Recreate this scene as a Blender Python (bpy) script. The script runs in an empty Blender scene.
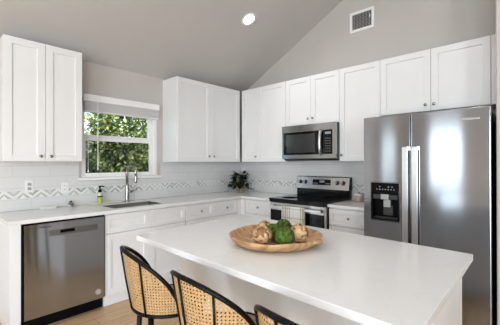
import bpy, bmesh, math, random
from mathutils import Vector, Matrix, noise

random.seed(7)
S = bpy.context.scene
COL = S.collection
R = math.radians

# ------------------------------------------------------------------ camera
cam_d = bpy.data.cameras.new('camera')
cam_d.sensor_width = 36.0
cam_d.lens = 309.06 / 500 * 36
cam_d.clip_start = 0.05
cam = bpy.data.objects.new('camera', cam_d)
COL.objects.link(cam)
_y, _p, _r = R(42.8013), R(0.1728), R(-0.1331)
_fw = Vector((-math.sin(_y), math.cos(_y), 0)); _rt = Vector((math.cos(_y), math.sin(_y), 0)); _up = Vector((0, 0, 1))
_F = _fw * math.cos(_p) + _up * math.sin(_p)
_U = _up * math.cos(_p) - _fw * math.sin(_p)
_R2 = _rt * math.cos(_r) + _U * math.sin(_r)
_U2 = _U * math.cos(_r) - _rt * math.sin(_r)
M = Matrix((_R2, _U2, -_F)).transposed().to_4x4()
M.translation = Vector((3.6016, -3.6605, 1.3579))
cam.matrix_world = M
S.camera = cam

# ------------------------------------------------------------------ light
S.view_settings.view_transform = 'Standard'
S.view_settings.look = 'None'
S.view_settings.gamma = 1
S.view_settings.use_curve_mapping = False
S.view_settings.exposure = 0.0

w = bpy.data.worlds.new('sky'); S.world = w; w.use_nodes = True
wn = w.node_tree
bg = wn.nodes['Background']
sky = wn.nodes.new('ShaderNodeTexSky'); sky.sky_type = 'NISHITA'; sky.sun_disc = False
sky.sun_elevation = R(50); sky.sun_rotation = R(80); sky.air_density = 1.0; sky.dust_density = 2.5
wn.links.new(sky.outputs[0], bg.inputs[0]); bg.inputs[1].default_value = 0.55

def sun(name, direction, energy, angle, color):
    d = bpy.data.lights.new(name, 'SUN'); d.energy = energy; d.angle = angle; d.color = color
    o = bpy.data.objects.new(name, d); COL.objects.link(o)
    o.rotation_euler = Vector(direction).to_track_quat('-Z', 'Y').to_euler()
sun('sun', (-0.62, 0.25, -0.75), 13.0, R(1.5), (1, .95, .86))

def area(name, loc, direction, sx, sy, energy, color=(1, 1, 1)):
    d = bpy.data.lights.new(name, 'AREA'); d.shape = 'RECTANGLE'; d.size = sx; d.size_y = sy; d.energy = energy; d.color = color
    o = bpy.data.objects.new(name, d); COL.objects.link(o); o.location = loc
    o.rotation_euler = Vector(direction).to_track_quat('-Z', 'Z').to_euler()
    return o
DAY = (0.845, 0.935, 1.0)
# daylight through the openings behind the camera
area('daylight_sliding_door', (4.45, -7.50, 1.18), (0, 1, 0), 2.3, 2.1, 190, DAY)
area('daylight_rear_window', (1.85, -7.50, 1.5), (0, 1, 0), .7, 1.4, 13, DAY)
area('daylight_rear_sidelight', (.40, -7.50, 1.5), (0, 1, 0), .36, 1.4, 2, DAY)
area('daylight_side_window', (6.30, -6.0, 1.5), (-1, 0, 0), 2.2, 1.5, 150, DAY)

# ------------------------------------------------------------------ materials
def mat(name, color, rough=.5, metal=0.0, **kw):
    m = bpy.data.materials.new(name); m.use_nodes = True
    nt = m.node_tree; b = nt.nodes['Principled BSDF']
    b.inputs['Base Color'].default_value = (*color, 1)
    b.inputs['Roughness'].default_value = rough
    b.inputs['Metallic'].default_value = metal
    for k, v in kw.items(): b.inputs[k.replace('_', ' ')].default_value = v
    return m
def N(m, t, **kw):
    n = m.node_tree.nodes.new(t)
    for k, v in kw.items(): setattr(n, k, v)
    return n
def L(m, a, b): m.node_tree.links.new(a, b)
def B(m): return m.node_tree.nodes['Principled BSDF']
def ramp(m, stops):
    r = N(m, 'ShaderNodeValToRGB'); e = r.color_ramp.elements
    while len(e) < len(stops): e.new(.5)
    for x, (p, c) in zip(e, stops): x.position = p; x.color = (*c, 1)
    return r
def coords(m, scale=(1, 1, 1), rot=(0, 0, 0), kind='Object'):
    tc = N(m, 'ShaderNodeTexCoord'); mp = N(m, 'ShaderNodeMapping')
    mp.inputs['Scale'].default_value = scale; mp.inputs['Rotation'].default_value = rot
    L(m, tc.outputs[kind], mp.inputs[0]); return mp.outputs[0]
def noisy(m, c0, c1, scale, vec=None, detail=4, lo=.35, hi=.65):
    n = N(m, 'ShaderNodeTexNoise'); n.inputs['Scale'].default_value = scale; n.inputs['Detail'].default_value = detail
    L(m, vec or coords(m), n.inputs['Vector'])
    r = ramp(m, [(lo, c0), (hi, c1)]); L(m, n.outputs[0], r.inputs[0]); L(m, r.outputs[0], B(m).inputs['Base Color'])
    return n
def bump(m, sock, strength, dist=.01):
    b = N(m, 'ShaderNodeBump'); b.inputs['Strength'].default_value = strength; b.inputs['Distance'].default_value = dist
    L(m, sock, b.inputs['Height']); L(m, b.outputs[0], B(m).inputs['Normal'])

WALLC = (.545, .515, .49)
m_wall = mat('greige_paint', WALLC, .75)
n_ = noisy(m_wall, tuple(c * .985 for c in WALLC), tuple(c * 1.015 for c in WALLC), 3)
m_ceil = mat('greige_ceiling_paint', (.56, .537, .52), .85)
n_ = noisy(m_ceil, (.555, .532, .515), (.565, .542, .525), 4)
m_white = mat('white_cabinet_paint', (.80, .80, .80), .32)
n_ = noisy(m_white, (.79, .79, .79), (.81, .81, .81), 2)
m_trim = mat('white_gloss_trim', (.90, .90, .90), .3)
noisy(m_trim, (.89, .89, .89), (.91, .91, .91), 3)
m_isl = mat('white_gloss_panel', (.82, .82, .82), .16)
noisy(m_isl, (.81, .81, .81), (.83, .83, .83), 2)

m_quartz = mat('white_quartz', (.82, .82, .815), .16)
v = coords(m_quartz)
nq = N(m_quartz, 'ShaderNodeTexNoise'); nq.inputs['Scale'].default_value = 2.2; nq.inputs['Detail'].default_value = 7; nq.inputs['Distortion'].default_value = 1.6
L(m_quartz, v, nq.inputs['Vector'])
rq = ramp(m_quartz, [(.0, (.785, .785, .78)), (.485, (.785, .785, .78)), (.5, (.755, .753, .745)), (.515, (.785, .785, .78))])
L(m_quartz, nq.outputs[0], rq.inputs[0]); L(m_quartz, rq.outputs[0], B(m_quartz).inputs['Base Color'])

def steel(name, tangent, c=(.42, .445, .485), rough=.13, grain=(1, 1, 60)):
    m = mat(name, c, rough, 1.0)
    m.node_tree.nodes['Principled BSDF'].inputs['Anisotropic'].default_value = .9
    t = N(m, 'ShaderNodeCombineXYZ')
    for i in range(3): t.inputs[i].default_value = tangent[i]
    L(m, t.outputs[0], B(m).inputs['Tangent'])
    n = noisy(m, tuple(x * .97 for x in c), tuple(x * 1.03 for x in c), 12, coords(m, grain), 3)
    return m
m_steel_x = steel('brushed_steel_fridge', (0, 0, 1), grain=(1, 1, 40))
m_steel_y = steel('brushed_steel_dishwasher', (0, 0, 1), grain=(1, 1, 40))
m_steel_r = steel('brushed_steel_range', (0, 0, 1), (.62, .62, .615), .27, (40, 1, 1))
m_steel_m = steel('brushed_steel_microwave', (0, 0, 1), (.40, .405, .415), .25, (40, 1, 1))
m_steel_h = mat('satin_steel_handle', (.74, .74, .735), .28, 1.0); noisy(m_steel_h, (.72, .72, .715), (.76, .76, .755), 30)
m_nickel = mat('brushed_nickel', (.40, .385, .36), .25, 1.0); noisy(m_nickel, (.38, .365, .34), (.42, .405, .38), 40)
m_sink = mat('sink_steel', (.20, .20, .20), .4, 1.0); noisy(m_sink, (.19, .19, .19), (.21, .21, .21), 20)
m_black = mat('black_plastic', (.004, .004, .0043), .35, 0, Specular_IOR_Level=.08); noisy(m_black, (.0035, .0035, .0038), (.0045, .0045, .0048), 20)
m_bglass = mat('black_glass', (.005, .005, .0055), .06, 0, Specular_IOR_Level=.22); noisy(m_bglass, (.004, .004, .0045), (.006, .006, .0065), 9)
m_grey = mat('grey_plastic', (.38, .38, .38), .4); noisy(m_grey, (.36, .36, .36), (.40, .40, .40), 20)
m_dgrey = mat('dark_grey_plastic', (.035, .035, .035), .4); noisy(m_dgrey, (.03, .03, .03), (.04, .04, .04), 20)
m_bmetal = mat('black_stool_metal', (.004, .004, .0043), .3, 0, Specular_IOR_Level=.13); noisy(m_bmetal, (.0035, .0035, .0038), (.0045, .0045, .0048), 30)
m_ivory = mat('white_plastic', (.80, .80, .79), .3); noisy(m_ivory, (.79, .79, .78), (.81, .81, .80), 20)

# oak planks
m_floor = mat('oak_planks', (.5, .3, .15), .38)
br = N(m_floor, 'ShaderNodeTexBrick'); br.offset = .37
br.inputs['Color1'].default_value = (.52, .335, .175, 1); br.inputs['Color2'].default_value = (.65, .45, .265, 1); br.inputs['Mortar'].default_value = (.25, .15, .08, 1)
br.inputs['Scale'].default_value = 1; br.inputs['Mortar Size'].default_value = .002; br.inputs['Brick Width'].default_value = 1.3; br.inputs['Row Height'].default_value = .15
L(m_floor, coords(m_floor, rot=(0, 0, R(90))), br.inputs[0])
ng = N(m_floor, 'ShaderNodeTexNoise'); ng.inputs['Scale'].default_value = 5; ng.inputs['Detail'].default_value = 8
L(m_floor, coords(m_floor, (9, .8, 1)), ng.inputs['Vector'])
mx = N(m_floor, 'ShaderNodeMixRGB', blend_type='MULTIPLY'); mx.inputs[0].default_value = .55
rg = ramp(m_floor, [(.3, (.62, .56, .5)), (.7, (1.1, 1.08, 1.05))]); L(m_floor, ng.outputs[0], rg.inputs[0])
L(m_floor, br.outputs[0], mx.inputs[1]); L(m_floor, rg.outputs[0], mx.inputs[2]); L(m_floor, mx.outputs[0], B(m_floor).inputs['Base Color'])

def tile_mat(name, axis):
    m = mat(name, (.75, .75, .75), .13)
    tc = N(m, 'ShaderNodeTexCoord'); sp = N(m, 'ShaderNodeSeparateXYZ'); cb = N(m, 'ShaderNodeCombineXYZ')
    L(m, tc.outputs['Object'], sp.inputs[0]); L(m, sp.outputs[axis], cb.inputs[0])
    ad = N(m, 'ShaderNodeMath', operation='ADD'); ad.inputs[1].default_value = -.914 + .0; L(m, sp.outputs[2], ad.inputs[0]); L(m, ad.outputs[0], cb.inputs[1])
    b = N(m, 'ShaderNodeTexBrick'); b.inputs['Scale'].default_value = 1
    b.inputs['Color1'].default_value = (.70, .70, .70, 1); b.inputs['Color2'].default_value = (.665, .665, .665, 1); b.inputs['Mortar'].default_value = (.54, .54, .54, 1)
    b.inputs['Mortar Size'].default_value = .0016; b.inputs['Brick Width'].default_value = .305; b.inputs['Row Height'].default_value = .107
    L(m, cb.outputs[0], b.inputs[0]); L(m, b.outputs[0], B(m).inputs['Base Color'])
    n = N(m, 'ShaderNodeTexNoise'); n.inputs['Scale'].default_value = 9; L(m, tc.outputs['Object'], n.inputs['Vector'])
    bump(m, n.outputs[0], .08, .01)
    return m
m_tile_y = tile_mat('white_subway_tile_window_side', 1)
m_tile_x = tile_mat('white_subway_tile_range_side', 0)
def marble(name, c0, c1):
    m = mat(name, c0, .18); noisy(m, c0, c1, 14, None, 6, .3, .7); return m
m_mos = [marble('marble_white', (.80, .80, .79), (.72, .72, .71)), marble('marble_grey', (.42, .42, .42), (.52, .52, .52)), marble('marble_pale', (.58, .58, .58), (.66, .66, .65)), marble('marble_dark', (.32, .32, .32), (.42, .42, .42))]

# ------------------------------------------------------------------ geometry helpers
def bm_new(): return bmesh.new()
def box(bm, x0, x1, y0, y1, z0, z1, bev=0, seg=2):
    r = bmesh.ops.create_cube(bm, size=1)
    vs = r['verts']
    for q in vs:
        q.co = Vector(((x0 + x1) / 2 + q.co.x * (x1 - x0), (y0 + y1) / 2 + q.co.y * (y1 - y0), (z0 + z1) / 2 + q.co.z * (z1 - z0)))
    if bev:
        es = list({e for q in vs for e in q.link_edges})
        bmesh.ops.bevel(bm, geom=es, offset=bev, segments=seg, affect='EDGES', profile=.6)
def prism(bm, pts, axis, a, b):
    def mk(p, t): return {'x': (t, p[0], p[1]), 'y': (p[0], t, p[1]), 'z': (p[0], p[1], t)}[axis]
    va = [bm.verts.new(mk(p, a)) for p in pts]; vb = [bm.verts.new(mk(p, b)) for p in pts]
    bm.faces.new(va); bm.faces.new(vb[::-1])
    for i in range(len(pts)):
        j = (i + 1) % len(pts); bm.faces.new((va[j], va[i], vb[i], vb[j]))
    bmesh.ops.recalc_face_normals(bm, faces=bm.faces[:])
def tube(bm, pts, r, n=10, closed=False, caps=True):
    pts = [Vector(p) for p in pts]; m = len(pts)
    rs = r if isinstance(r, (list, tuple)) else [r] * m
    rings = []; up = None
    for i, p in enumerate(pts):
        if closed: t = (pts[(i + 1) % m] - pts[i - 1])
        else: t = pts[min(i + 1, m - 1)] - pts[max(i - 1, 0)]
        t.normalize()
        if up is None:
            up = Vector((0, 0, 1)) if abs(t.z) < .9 else Vector((1, 0, 0))
        a = up - t * up.dot(t)
        if a.length < 1e-5: a = t.orthogonal()
        a.normalize(); b = t.cross(a); up = a
        rings.append([bm.verts.new(p + (a * math.cos(2 * math.pi * k / n) + b * math.sin(2 * math.pi * k / n)) * rs[i]) for k in range(n)])
    for i in range(m if closed else m - 1):
        A, Bq = rings[i], rings[(i + 1) % m]
        for k in range(n): bm.faces.new((A[k], A[(k + 1) % n], Bq[(k + 1) % n], Bq[k]))
    if caps and not closed:
        bm.faces.new(rings[0][::-1]); bm.faces.new(rings[-1])
def lathe(bm, prof, c=(0, 0, 0), n=28, axis='z', cap=True):
    c = Vector(c)
    def mk(r, h, a):
        x, y = r * math.cos(a), r * math.sin(a)
        return c + {'z': Vector((x, y, h)), 'x': Vector((h, x, y)), 'y': Vector((y, h, x))}[axis]
    rings = [[bm.verts.new(mk(r, h, 2 * math.pi * k / n)) for k in range(n)] for r, h in prof]
    for A, Bq in zip(rings, rings[1:]):
        for k in range(n): bm.faces.new((A[k], A[(k + 1) % n], Bq[(k + 1) % n], Bq[k]))
    if cap:
        bm.faces.new(rings[0][::-1]); bm.faces.new(rings[-1])
def root_of(o):
    while o.parent: o = o.parent
    return o
def obj(name, bm, material, parent=None, smooth=False, recalc=True):
    """one mesh object; bm is in world coordinates"""
    if recalc: bmesh.ops.recalc_face_normals(bm, faces=bm.faces[:])
    if parent is not None:
        rt = root_of(parent)
        bm.transform((Matrix.Translation(rt.location) @ rt.rotation_euler.to_matrix().to_4x4()).inverted())
    me = bpy.data.meshes.new(name); bm.to_mesh(me); bm.free()
    for mm in (material if isinstance(material, (list, tuple)) else [material]): me.materials.append(mm)
    if smooth:
        for p in me.polygons: p.use_smooth = True
    o = bpy.data.objects.new(name, me); COL.objects.link(o); o.parent = parent
    return o
def smooth_by_angle(o, deg=35):
    me = o.data
    for p in me.polygons: p.use_smooth = True
    bm = bmesh.new(); bm.from_mesh(me)
    for e in bm.edges:
        if len(e.link_faces) == 2 and e.calc_face_angle(0) > R(deg): e.smooth = False
    bm.to_mesh(me); bm.free()
    return o
def tag(o, label, cat, group=None):
    o['label'] = label; o['category'] = cat
    if group: o['group'] = group
    return o
def thing(name, loc, label, cat, group=None, rotz=0):
    o = bpy.data.objects.new(name, None); COL.objects.link(o); o.location = loc; o.rotation_euler = (0, 0, rotz)
    o.empty_display_size = .1
    return tag(o, label, cat, group)
def struct(name, bm, m, parent=None, smooth=False):
    o = obj(name, bm, m, parent, smooth)
    if parent is None: o['kind'] = 'structure'
    return o
def copy_tree(src, loc, rotz, label):
    r = src.copy(); COL.objects.link(r); r.location = loc; r.rotation_euler = (0, 0, rotz); r['label'] = label
    for ch in list(src.children):
        c = ch.copy(); COL.objects.link(c); c.parent = r
        for g in list(ch.children):
            d = g.copy(); COL.objects.link(d); d.parent = c
    return r

# ------------------------------------------------------------------ room shell
SL, Z0, XR, YB = .52, 2.472, 6.4, -7.6
XM = XR / 2
def zc(x): return Z0 + SL * (x if x <= XM else XR - x)

bm = bm_new(); box(bm, -.15, XR + .15, YB - .15, .15, -.1, 0); struct('floor', bm, m_floor)
bm = bm_new()
prism(bm, [(-.6, zc(-.6)), (XM, zc(XM)), (XR + .6, zc(-.6)), (XR + .6, zc(-.6) + .15), (XM, zc(XM) + .15), (-.6, zc(-.6) + .15)], 'y', YB - .3, .3)
struct('ceiling', bm, m_ceil)
# window wall with its opening
WY0, WY1, WZ0, WZ1 = -2.45, -1.535, 1.205, 2.075
bm = bm_new()
box(bm, -.15, 0, YB, WY0, 0, Z0); box(bm, -.15, 0, WY1, 0, 0, Z0); box(bm, -.15, 0, WY0, WY1, 0, WZ0); box(bm, -.15, 0, WY0, WY1, WZ1, Z0)
wl = struct('wall_left', bm, m_wall)
bm = bm_new(); prism(bm, [(-.15, 0), (XR + .15, 0), (XR + .15, Z0 - .08), (XR, Z0), (XM, zc(XM)), (0, Z0), (-.15, Z0 - .08)], 'y', .0, .15)
wb = struct('wall_back', bm, m_wall)
# wall end beside the refrigerator
bm = bm_new(); SX0, SX1, SY = 3.386, 3.53, -.772
rr = .014; pts = [(SX0, -.001), (SX0, SY + rr)] + [(SX0 + rr - rr * math.cos(a), SY + rr - rr * math.sin(a)) for a in [R(x) for x in (22, 45, 68)]] + [(SX0 + rr, SY), (SX1 - rr, SY), (SX1, SY + rr), (SX1, -.001)]
prism(bm, pts, 'z', 0, 3.95); o = struct('wall_right', bm, m_wall)
# right-hand outer wall with a window opening, rear wall with a window and a sliding door opening (daylight)
bm = bm_new()
a0, a1, b0, b1 = -7.1, -4.9, .75, 2.25
box(bm, XR, XR + .15, YB, a0, 0, Z0); box(bm, XR, XR + .15, a1, 0, 0, Z0); box(bm, XR, XR + .15, a0, a1, 0, b0); box(bm, XR, XR + .15, a0, a1, b1, Z0)
struct('wall_east', bm, m_wall)
bm = bm_new()
def wallseg(x0, x1, z0, top=None):
    if top: box(bm, x0, x1, YB - .15, YB, z0, top)
    else:
        pts = [(x0, z0), (x1, z0), (x1, zc(x1))] + ([(XM, zc(XM))] if x0 < XM < x1 else []) + [(x0, zc(x0))]
        prism(bm, pts, 'y', YB - .15, YB)
wallseg(0, .22, 0); wallseg(.22, .58, 2.2); wallseg(.22, .58, 0, .8); wallseg(.58, 1.5, 0); wallseg(1.5, 2.2, 2.2); wallseg(1.5, 2.2, 0, .8); wallseg(2.2, 3.3, 0); wallseg(3.3, 5.6, 2.24); wallseg(5.6, XR, 0)
struct('wall_front', bm, m_wall)
# wall tile, child of the walls
TZ0, TZ1 = .915, 1.379
BZ0, BZ1 = 1.028, 1.104
bm = bm_new()
def tile_y(y0, y1, z0, z1): box(bm, 0, .008, y0, y1, z0, z1)
tile_y(-3.165, -.009, TZ0, BZ0); tile_y(-3.165, -.009, BZ1, 1.17); tile_y(-3.165, -2.475, 1.17, TZ1); tile_y(-1.49, -.009, 1.17, TZ1)
obj('backsplash_tile', bm, m_tile_y, wl)
bm = bm_new()
for z0, z1 in ((TZ0, BZ0), (BZ1, TZ1)): box(bm, .009, 2.44, -.008, 0, z0, z1)
box(bm, 1.165, 1.945, -.008, 0, TZ1, 1.42)
obj('backsplash_tile', bm, m_tile_x, wb)
# zigzag marble mosaic band
def band(name, u0, u1, to3, parent):
    h = BZ1 - BZ0; half = .073; per = 2 * half; e = .003; wd = .022; rnd = random.Random(3)
    bm = bm_new()
    def poly(p, mi, lift):
        p = [(min(max(u, u0), u1), z) for u, z in p]
        if max(q[0] for q in p) - min(q[0] for q in p) < .004: return
        f = bm.faces.new([bm.verts.new(to3(u, z, lift)) for u, z in p]); f.material_index = mi
    poly([(u0, BZ0), (u1, BZ0), (u1, BZ1), (u0, BZ1)], 0, .0075)
    u = u0 - .02; g = .0035; k = 0
    lo, hi = BZ0 + e, BZ1 - e
    while u < u1:
        tones = [rnd.choice((1, 1, 2, 3)) for _ in range(4)]
        # grey triangles between the white zigzag, light bars along it
        poly([(u + wd / 2 + g, lo), (u + per - wd / 2 - g, lo), (u + half, hi - wd * .9)], tones[0], .0082)
        poly([(u - half + wd / 2 + g, hi), (u + half - wd / 2 - g, hi), (u, lo + wd * .9)], tones[1], .0082)
        q = .036
        poly([(u + half - q / 1.3, lo), (u + half + q / 1.3, lo), (u + half, lo + q)], 0, .0084)
        poly([(u - q / 1.3, hi), (u + q / 1.3, hi), (u, hi - q)], 0 if tones[3] == 1 else 2, .0084)
        if rnd.random() < .45: poly([(u + half - wd / 2, hi), (u + half + wd / 2, hi), (u + per + wd / 2, lo), (u + per - wd / 2, lo)], tones[2], .0083)
        u += per; k += 1
    return obj(name, bm, m_mos, parent)
band('mosaic_border', -3.165, -.009, lambda u, z, l: (l, u, z), wl)
band('mosaic_border', .009, 2.44, lambda u, z, l: (u, -l, z), wb)

# window
def wbox(bm, y0, y1, z0, z1, x0, x1, bev=.003): box(bm, x0, x1, y0, y1, z0, z1, bev, 1)
win = bpy.data.objects.new('window_1', None); COL.objects.link(win); win.location = (-.08, -1.99, WZ0); win['kind'] = 'structure'
bm = bm_new()
fw_ = .052; FL = .03
wbox(bm, WY0 + .001, WY0 + FL, WZ0, WZ1, -.12, -.015); wbox(bm, WY1 - fw_, WY1 - .001, WZ0, WZ1, -.12, -.015)
wbox(bm, WY0 + FL, WY1 - fw_, WZ0, WZ0 + .02, -.12, -.015); wbox(bm, WY0 + FL, WY1 - fw_, WZ1 - .04, WZ1, -.12, -.015)
obj('window_frame', bm, m_trim, win)
def sash(z0, z1, x0, x1, bot, top):
    bm = bm_new(); a, b = WY0 + FL, WY1 - fw_
    wbox(bm, a, a + .025, z0, z1, x0, x1); wbox(bm, b - .045, b, z0, z1, x0, x1)
    wbox(bm, a + .025, b - .045, z0, z0 + bot, x0, x1); wbox(bm, a + .025, b - .045, z1 - top, z1, x0, x1)
    return obj('sash', bm, m_trim, win)
s_lo = sash(WZ0 + .02, 1.655, -.06, -.03, .03, .04); s_up = sash(1.62, WZ1 - .04, -.10, -.066, .065, .03)
m_glass = mat('window_glass', (1, 1, 1), 0.0); B(m_glass).inputs['Transmission Weight'].default_value = 1; B(m_glass).inputs['IOR'].default_value = 1.05
def pane(z0, z1, x, par):
    bm = bm_new(); box(bm, x - .002, x + .002, WY0 + FL + .023, WY1 - fw_ - .043, z0, z1); return obj('pane', bm, m_glass, par)
pane(WZ0 + .048, 1.62, -.045, s_lo); pane(1.68, WZ1 - .06, -.083, s_up)
m_screen = bpy.data.materials.new('insect_screen'); m_screen.use_nodes = True
nt = m_screen.node_tree; nt.nodes.clear()
so = nt.nodes.new('ShaderNodeOutputMaterial'); sm = nt.nodes.new('ShaderNodeMixShader'); stt = nt.nodes.new('ShaderNodeBsdfTransparent'); sd = nt.nodes.new('ShaderNodeBsdfDiffuse')
sd.inputs[0].default_value = (.03, .035, .04, 1); sm.inputs[0].default_value = .38
nt.links.new(stt.outputs[0], sm.inputs[1]); nt.links.new(sd.outputs[0], sm.inputs[2]); nt.links.new(sm.outputs[0], so.inputs[0])
bm = bm_new(); box(bm, -.1115, -.1105, WY0 + FL, WY1 - fw_, WZ0 + .02, 1.655); obj('insect_screen', bm, m_screen, win)
bm = bm_new(); box(bm, -.014, .035, WY0 - .03, WY1 + .035, 1.178, 1.204, .004, 2); obj('window_sill', bm, m_trim, win)

# ------------------------------------------------------------------ window blind, raised
t = thing('window_blind', (.03, -1.98, 1.98), 'raised white slatted blind with valance and wand at the top of the window', 'blind')
bm = bm_new(); box(bm, .002, .06, -2.445, -1.54, 2.038, 2.112, .006, 2); obj('valance', bm, m_trim, t)
m_slat = mat('blind_slat', (.76, .76, .76), .45); noisy(m_slat, (.75, .75, .75), (.77, .77, .77), 6)
bm = bm_new()
for k in range(11): box(bm, .004, .05, -2.43, -1.545, 1.938 + k * .0090, 1.944 + k * .0090)
obj('slat_stack', bm, m_slat, t)
bm = bm_new(); box(bm, .002, .052, -2.43, -1.545, 1.922, 1.9355, .003, 1); obj('bottom_rail', bm, m_trim, t)
bm = bm_new(); tube(bm, [(.055, -2.30, 2.06), (.057, -2.30, 1.9), (.057, -2.30, 1.29)], .0045, 8); obj('wand', bm, m_trim, t)
bm = bm_new(); tube(bm, [(.03, -2.385, 1.97), (.012, -2.385, 1.7), (.012, -2.385, 1.30)], .0022, 6); tube(bm, [(.012, -2.385, 1.30), (.012, -2.385, 1.265)], [.003, .008], 8); obj('lift_cord', bm, m_trim, t)

# ------------------------------------------------------------------ cabinets
def mapper(side, face):
    """(u, z, w): u along the wall, w outward from the carcass front"""
    if side == 'W': return lambda u, z, w: Vector((face + w, u, z))
    return lambda u, z, w: Vector((u, -face - w, z))
def shaker(bm, P, u0, u1, z0, z1, fr=.058, t=.02, rec=.012):
    g = .0016
    u0 += g; u1 -= g; z0 += g; z1 -= g
    def ring(i, w_): return [bm.verts.new(P(a, b, w_)) for a, b in ((u0 + i, z0 + i), (u1 - i, z0 + i), (u1 - i, z1 - i), (u0 + i, z1 - i))]
    rings = [ring(0, .001), ring(0, t - .0025), ring(.0025, t), ring(fr, t), ring(fr + .003, t - rec)]
    bm.faces.new(rings[0]); bm.faces.new(rings[-1])
    for A, Bq in zip(rings, rings[1:]):
        for k in range(4): bm.faces.new((A[k], A[(k + 1) % 4], Bq[(k + 1) % 4], Bq[k]))
def pbox(bm, P, u0, u1, z0, z1, w0, w1, bev=0):
    a, b = P(u0, z0, w0), P(u1, z1, w1)
    box(bm, min(a.x, b.x), max(a.x, b.x), min(a.y, b.y), max(a.y, b.y), min(a.z, b.z), max(a.z, b.z), bev, 1)
def knob(P, side, u, z, par, t=.02):
    bm = bm_new(); c = P(u, z, t)
    prof = [(.005, 0), (.005, .012), (.0135, .017), (.0145, .022), (.012, .027), (.004, .029)]
    if side == 'W': lathe(bm, prof, c, 16, 'x')
    else: lathe(bm, [(r, -h) for r, h in prof], c, 16, 'y')
    k = obj('knob', bm, m_nickel, par, True); k['label'] = 'brushed nickel knob'
def door(P, side, name, u0, u1, z0, z1, par, kn=None, fr=.058):
    bm = bm_new(); shaker(bm, P, u0, u1, z0, z1, fr)
    d = obj(name, bm, m_white, par)
    if kn: knob(P, side, kn[0], kn[1], d)
    return d
UB, UT, UF = 1.38, 2.449, .311
def upper(side, u0, u1, z0, label, doors, depth=UF, fillers=()):
    P = mapper(side, UF)
    base = P((u0 + u1) / 2, z0, -UF / 2)
    t = thing('wall_cabinet', base, label, 'cabinet', 'white shaker wall cabinets')
    bm = bm_new(); pbox(bm, P, u0 + .0006, u1 - .0006, z0, UT, -UF + .001, 0); obj('carcass', bm, m_white, t)
    for a, b, k in doors: door(P, side, 'door', a, b, z0, UT, t, k)
    for a, b in fillers:
        bm = bm_new(); pbox(bm, P, a, b, z0, UT, .0005, .018, .001); obj('filler', bm, m_white, t)
    return t
upper('W', -3.167, -2.551, UB, 'white two-door wall cabinet at the left edge, left of the window', [(-3.167, -2.861, (-2.902, UB + .047)), (-2.861, -2.551, (-2.822, UB + .047))])
upper('W', -1.459, -.3315, UB, 'white two-door wall cabinet right of the window, reaching into the corner', [(-1.455, -.919, (-.958, UB + .075)), (-.919, -.353, (-.872, UB + .075))])
upper('R', .3325, 1.166, UB, 'white wall cabinet between the corner and the microwave', [(.352, .697, (.642, UB + .075)), (.697, 1.163, None)])
upper('R', 1.166, 1.929, 1.836, 'short white two-door wall cabinet above the microwave', [(1.166, 1.5475, (1.512, 1.915)), (1.5475, 1.929, (1.583, 1.915))])
upper('R', 1.929, 2.394, UB, 'tall white single-door wall cabinet between microwave and refrigerator', [(1.929, 2.394, (1.963, UB + .07))])
upper('R', 2.394, 3.384, 1.856, 'short wide white two-door wall cabinet above the refrigerator', [(2.394, 2.867, (2.824, 1.916)), (2.867, 3.321, (2.897, 1.916))], fillers=[(3.3255, 3.383)])

BF = .60            # base carcass depth
BT = .883
def base_cab(side, u0, u1, label, kids, name='base_cabinet', hollow=False):
    P = mapper(side, BF)
    t = thing(name, P((u0 + u1) / 2, 0, -BF / 2), label, 'cabinet', 'white shaker base cabinets')
    bm = bm_new(); a, b = u0 + .0006, u1 - .0006
    if hollow:
        pbox(bm, P, a, a + .018, .10, BT, -BF + .012, 0); pbox(bm, P, b - .018, b, .10, BT, -BF + .012, 0)
        pbox(bm, P, a + .018, b - .018, .10, .118, -BF + .012, 0); pbox(bm, P, a + .018, b - .018, .118, BT, -BF + .012, -BF + .024); pbox(bm, P, a + .018, b - .018, .118, BT, -.018, 0)
    else: pbox(bm, P, a, b, .10, BT, -BF + .012, 0)
    obj('carcass', bm, m_white, t)
    bm = bm_new(); pbox(bm, P, u0 + .0006, u1 - .0006, .0, .0995, -BF + .012, -.012); obj('toe_kick', bm, m_white, t)
    for nm, a, b, z0, z1, k in kids: door(P, side, nm, a, b, z0, z1, t, k, .048 if nm == 'drawer_front' else .058)
    return t
DZ0, DZ1 = .692, .872
base_cab('W', -2.452, -1.537, 'white sink base cabinet beside the dishwasher, plain fronts without knobs', [
    ('drawer_front', -2.452, -1.9965, DZ0, DZ1, None), ('drawer_front', -1.9965, -1.537, DZ0, DZ1, None),
    ('door', -2.452, -1.9965, .102, .686, None), ('door', -1.9965, -1.537, .102, .686, None)], hollow=True)
base_cab('W', -1.536, -.69, 'white base cabinet with two knobbed drawers, right of the sink base', [
    ('drawer_front', -1.53, -1.113, DZ0, DZ1, (-1.322, .783)), ('drawer_front', -1.113, -.69, DZ0, DZ1, (-.90, .783)),
    ('door', -1.53, -1.113, .102, .686, (-1.16, .62)), ('door', -1.113, -.69, .102, .686, (-1.07, .62))])
P = mapper('W', BF); 
t = thing('corner_cabinet', (.32, -.35, 0), 'white corner base cabinet below the plant, meeting the drawers left of the range', 'cabinet', 'white shaker base cabinets')
bm = bm_new(); prism(bm, [(.012, -.6885), (.60, -.6885), (.60, -.60), (.6885, -.60), (.6885, -.012), (.012, -.012)], 'z', .1, BT); obj('carcass', bm, m_white, t)
bm = bm_new(); box(bm, .6005, .619, -.6885, -.62, .102, DZ1); box(bm, .619, .6885, -.62, -.6005, .102, DZ1); obj('filler', bm, m_white, t)
bm = bm_new(); prism(bm, [(.012, -.6885), (.588, -.6885), (.588, -.588), (.6885, -.588), (.6885, -.012), (.012, -.012)], 'z', 0, .0995); obj('toe_kick', bm, m_white, t)
base_cab('R', .6895, 1.172, 'white base cabinet with one knobbed drawer, left of the range', [('drawer_front', .695, 1.172, DZ0, DZ1, (.935, .783)), ('door', .695, 1.172, .102, .686, (1.12, .62))])
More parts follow.
